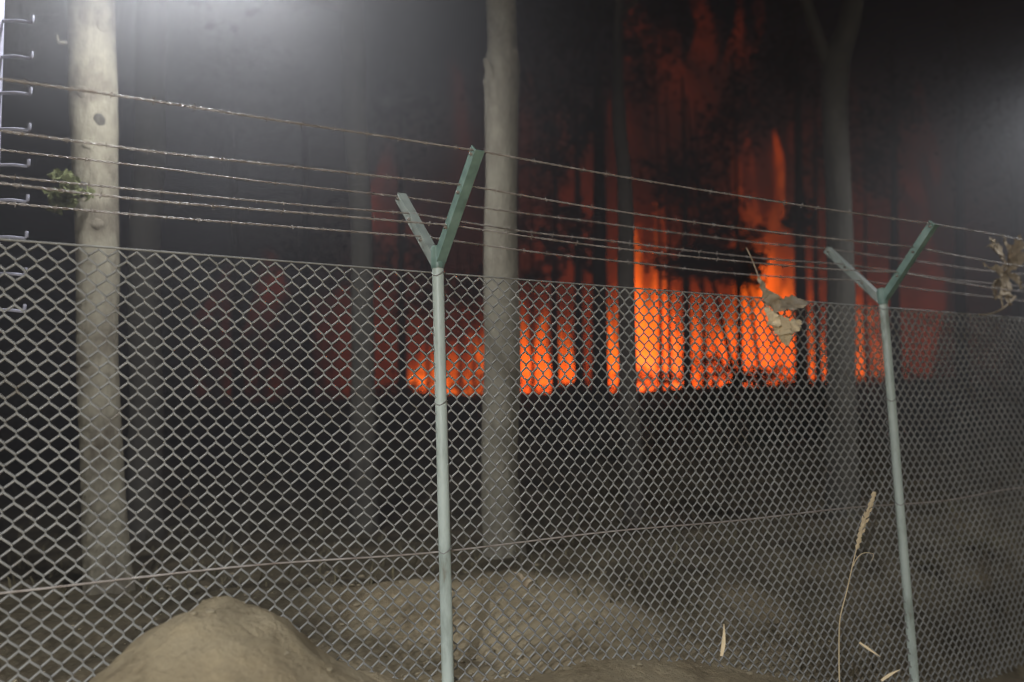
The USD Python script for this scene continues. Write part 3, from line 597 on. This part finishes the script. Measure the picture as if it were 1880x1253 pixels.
for pts, ws, up, cu, mt in (
    ([L(1424, 578, .05), L(1436, 604, .09), L(1444, 634, .06)], [.03, .05, .012], [0, 0, 0], .3, 'straw'),
    ([L(1466, 590, .03), L(1450, 606, .07), L(1430, 622, .04)], [.01, .045, .01], [.3, 0, .1], .35, 'straw'),
    ([L(1408, 566, .03), L(1424, 592, .08), L(1428, 612, .05)], [.01, .04, .008], [-.3, 0, 0], .3, 'straw'),
    ([L(1478, 556, .04), L(1452, 560, .1), L(1424, 566, .1), L(1402, 552, .06)], [.008, .05, .05, .008], [.2, 0, .3], .4, 'dry_leaf'),
    ([L(1430, 572, .06), L(1412, 545, .1), L(1392, 510, .08)], [.02, .04, .004], [-.2, 0, .2], .35, 'dry_leaf')):
    obj('leaf', ribbon(spline(pts, 24), np.interp(np.linspace(0, 1, 24), np.linspace(0, 1, len(ws)), ws), np.array([-.15, -1, .15]) + np.array(up), cu, .06), mt, t)
obj('stalk', tube(spline([L(1394, 514), L(1382, 480), L(1370, 455)], 8), .004, 6), 'dry_leaf', t)

# grass heads and blades in front of the fence
t = thing('grass_stalk', 'pale dry grass stalk with a feathery seed head left of the right post', 'grass stalk')
D = 5.3
b0 = at(1536, 1195, D); b0[2] = gz(b0[0], b0[1]) - .02
sp = spline([b0, at(1541, 1150, D), at(1556, 1080, D), at(1572, 1010, D), at(1588, 955, D), at(1602, 915, D)], 40)
obj('stem', tube(sp, np.linspace(.005, .0026, 40), 6), 'straw', t)
hp = []
r2 = np.random.default_rng(5)
for i in range(29, 40):
    for j in range(5):
        d = (sp[39] - sp[29]); d /= np.linalg.norm(d); sd = r2.normal(size=3); sd -= d * (sd @ d); sd /= np.linalg.norm(sd)
        e = sp[i] + d * .04 + sd * .019 * math.sin((i - 28) / 12 * 3.0)
        hp.append(tube([sp[i], (sp[i] + e) / 2 + sd * .003, e], [.003, .009, .0015], 5))
obj('seed_head', join(hp), 'straw', t)
obj('blade', ribbon(spline([at(1566, 1040, D), at(1590, 1015, D), at(1604, 1018, D), at(1600, 1030, D)], 10), np.linspace(.003, .001, 10), [0, -1, .2]), 'straw', t)
def blade(label, pts, w, matn='straw'):
    t = thing('dry_grass', label, 'dry grass', loc=pts[0])
    obj('blade', ribbon(spline(pts, 14), np.interp(np.linspace(0, 1, 14), [0, .4, 1], [w * .7, w, w * .15]), [0.1, -1, .25]), matn, t)
D = 3.7
blade('upright white grass blade low in front of the netting', [at(1324, 1205, D), at(1328, 1180, D), at(1329, 1146, D)], .0085)
blade('short pale straw lying at the foot of the grass stalk', [at(1578, 1180, D), at(1598, 1194, D), at(1616, 1206, D)], .005)
blade('pale straw slanting at the bottom edge left of the right post', [at(1618, 1250, D), at(1632, 1240, D), at(1652, 1230, D)], .006)
def weed(label, px, py, D, n, w, h, seed, leafm='dry_leaf'):
    c = at(px, py, D); z = gz(c[0], c[1]); r2 = np.random.default_rng(seed)
    t = thing('weed', label, 'weed', loc=(c[0], c[1], z)); parts = []
    for k in range(n):
        a = r2.random() * 6.28; R_ = w * (.5 + .7 * r2.random()); hh = h * (.4 + .8 * r2.random())
        e = np.array([c[0] + math.cos(a) * R_, c[1] + math.sin(a) * R_ * .5, z + hh])
        parts.append(ribbon(spline([[c[0], c[1], z - .02], [c[0] + math.cos(a) * R_ * .4, c[1] + math.sin(a) * R_ * .2, z + hh * .9], e], 9), np.array([.004, .007, .01, .012, .013, .012, .009, .006, .001]) * .8, [.1, -1, .4]))
    obj('leaves', join(parts), leafm, t)
weed('blurry dry leafy weed just right of the right post, behind the netting', 1715, 1090, 7.2, 22, .2, .11, 3, 'litter_grass')
weed('blurry dry weed at the lower right edge behind the netting', 1815, 1110, 7.6, 22, .28, .1, 4, 'litter_grass')
weed('small dry weed against the foot of the sand heap by the middle post', 965, 1110, 5.6, 9, .08, .08, 5)
# loose clods on the mounds, litter grass on the bank: nobody could count them
r2 = np.random.default_rng(9); parts = []
ico = trimesh.creation.icosphere(1, 1.0)
for i in range(900):
    x, y = r2.uniform(-2.4, 3.6), r2.uniform(2.4, 6.5); s = .003 + .016 * r2.random() ** 4
    v = ico.vertices * [s * (1 + .6 * r2.random()), s * (1 + .4 * r2.random()), s * .7]; v = v * (1 + .35 * (meshkit.noise(ico.vertices * 1.5 + i, i) - .5))[:, None]
    parts.append((v + [x, y, gz(x, y) + s * .2], ico.faces))
tag(obj('clods', join(parts), 'clod', smooth=False), 'small loose clods scattered on the sandy ground', 'clods', kind='stuff')
parts = []
n = 5200; xs = r2.uniform(-9, 11, n); ys = 5.6 + 18 * r2.random(n) ** 1.5; keep = ys - .45 * xs > 4.7; xs, ys = xs[keep], ys[keep]; zs = ground_h(xs, ys)
for x, y, z in zip(xs, ys, zs):
    a = r2.random() * 6.28; h = .05 + .16 * r2.random() ** 2; w = .004 + .003 * r2.random() + .0004 * y; d = np.array([math.cos(a), math.sin(a), 0]); e = np.array([x, y, z - .01])
    sdv = np.array([-d[1], d[0], 0]) * w
    parts.append((np.array([e - sdv, e + sdv, e + d * h * .4 + [0, 0, h * .7] + sdv * .7, e + d * h * .4 + [0, 0, h * .7] - sdv * .7, e + d * h * .95 + [0, 0, h * .85]]), np.array([[0, 1, 2], [0, 2, 3], [3, 2, 4]])))
tag(obj('litter_grass', join(parts), 'litter_grass', smooth=False), 'dry grass and litter on the forest floor behind the fence', 'grass', kind='stuff')
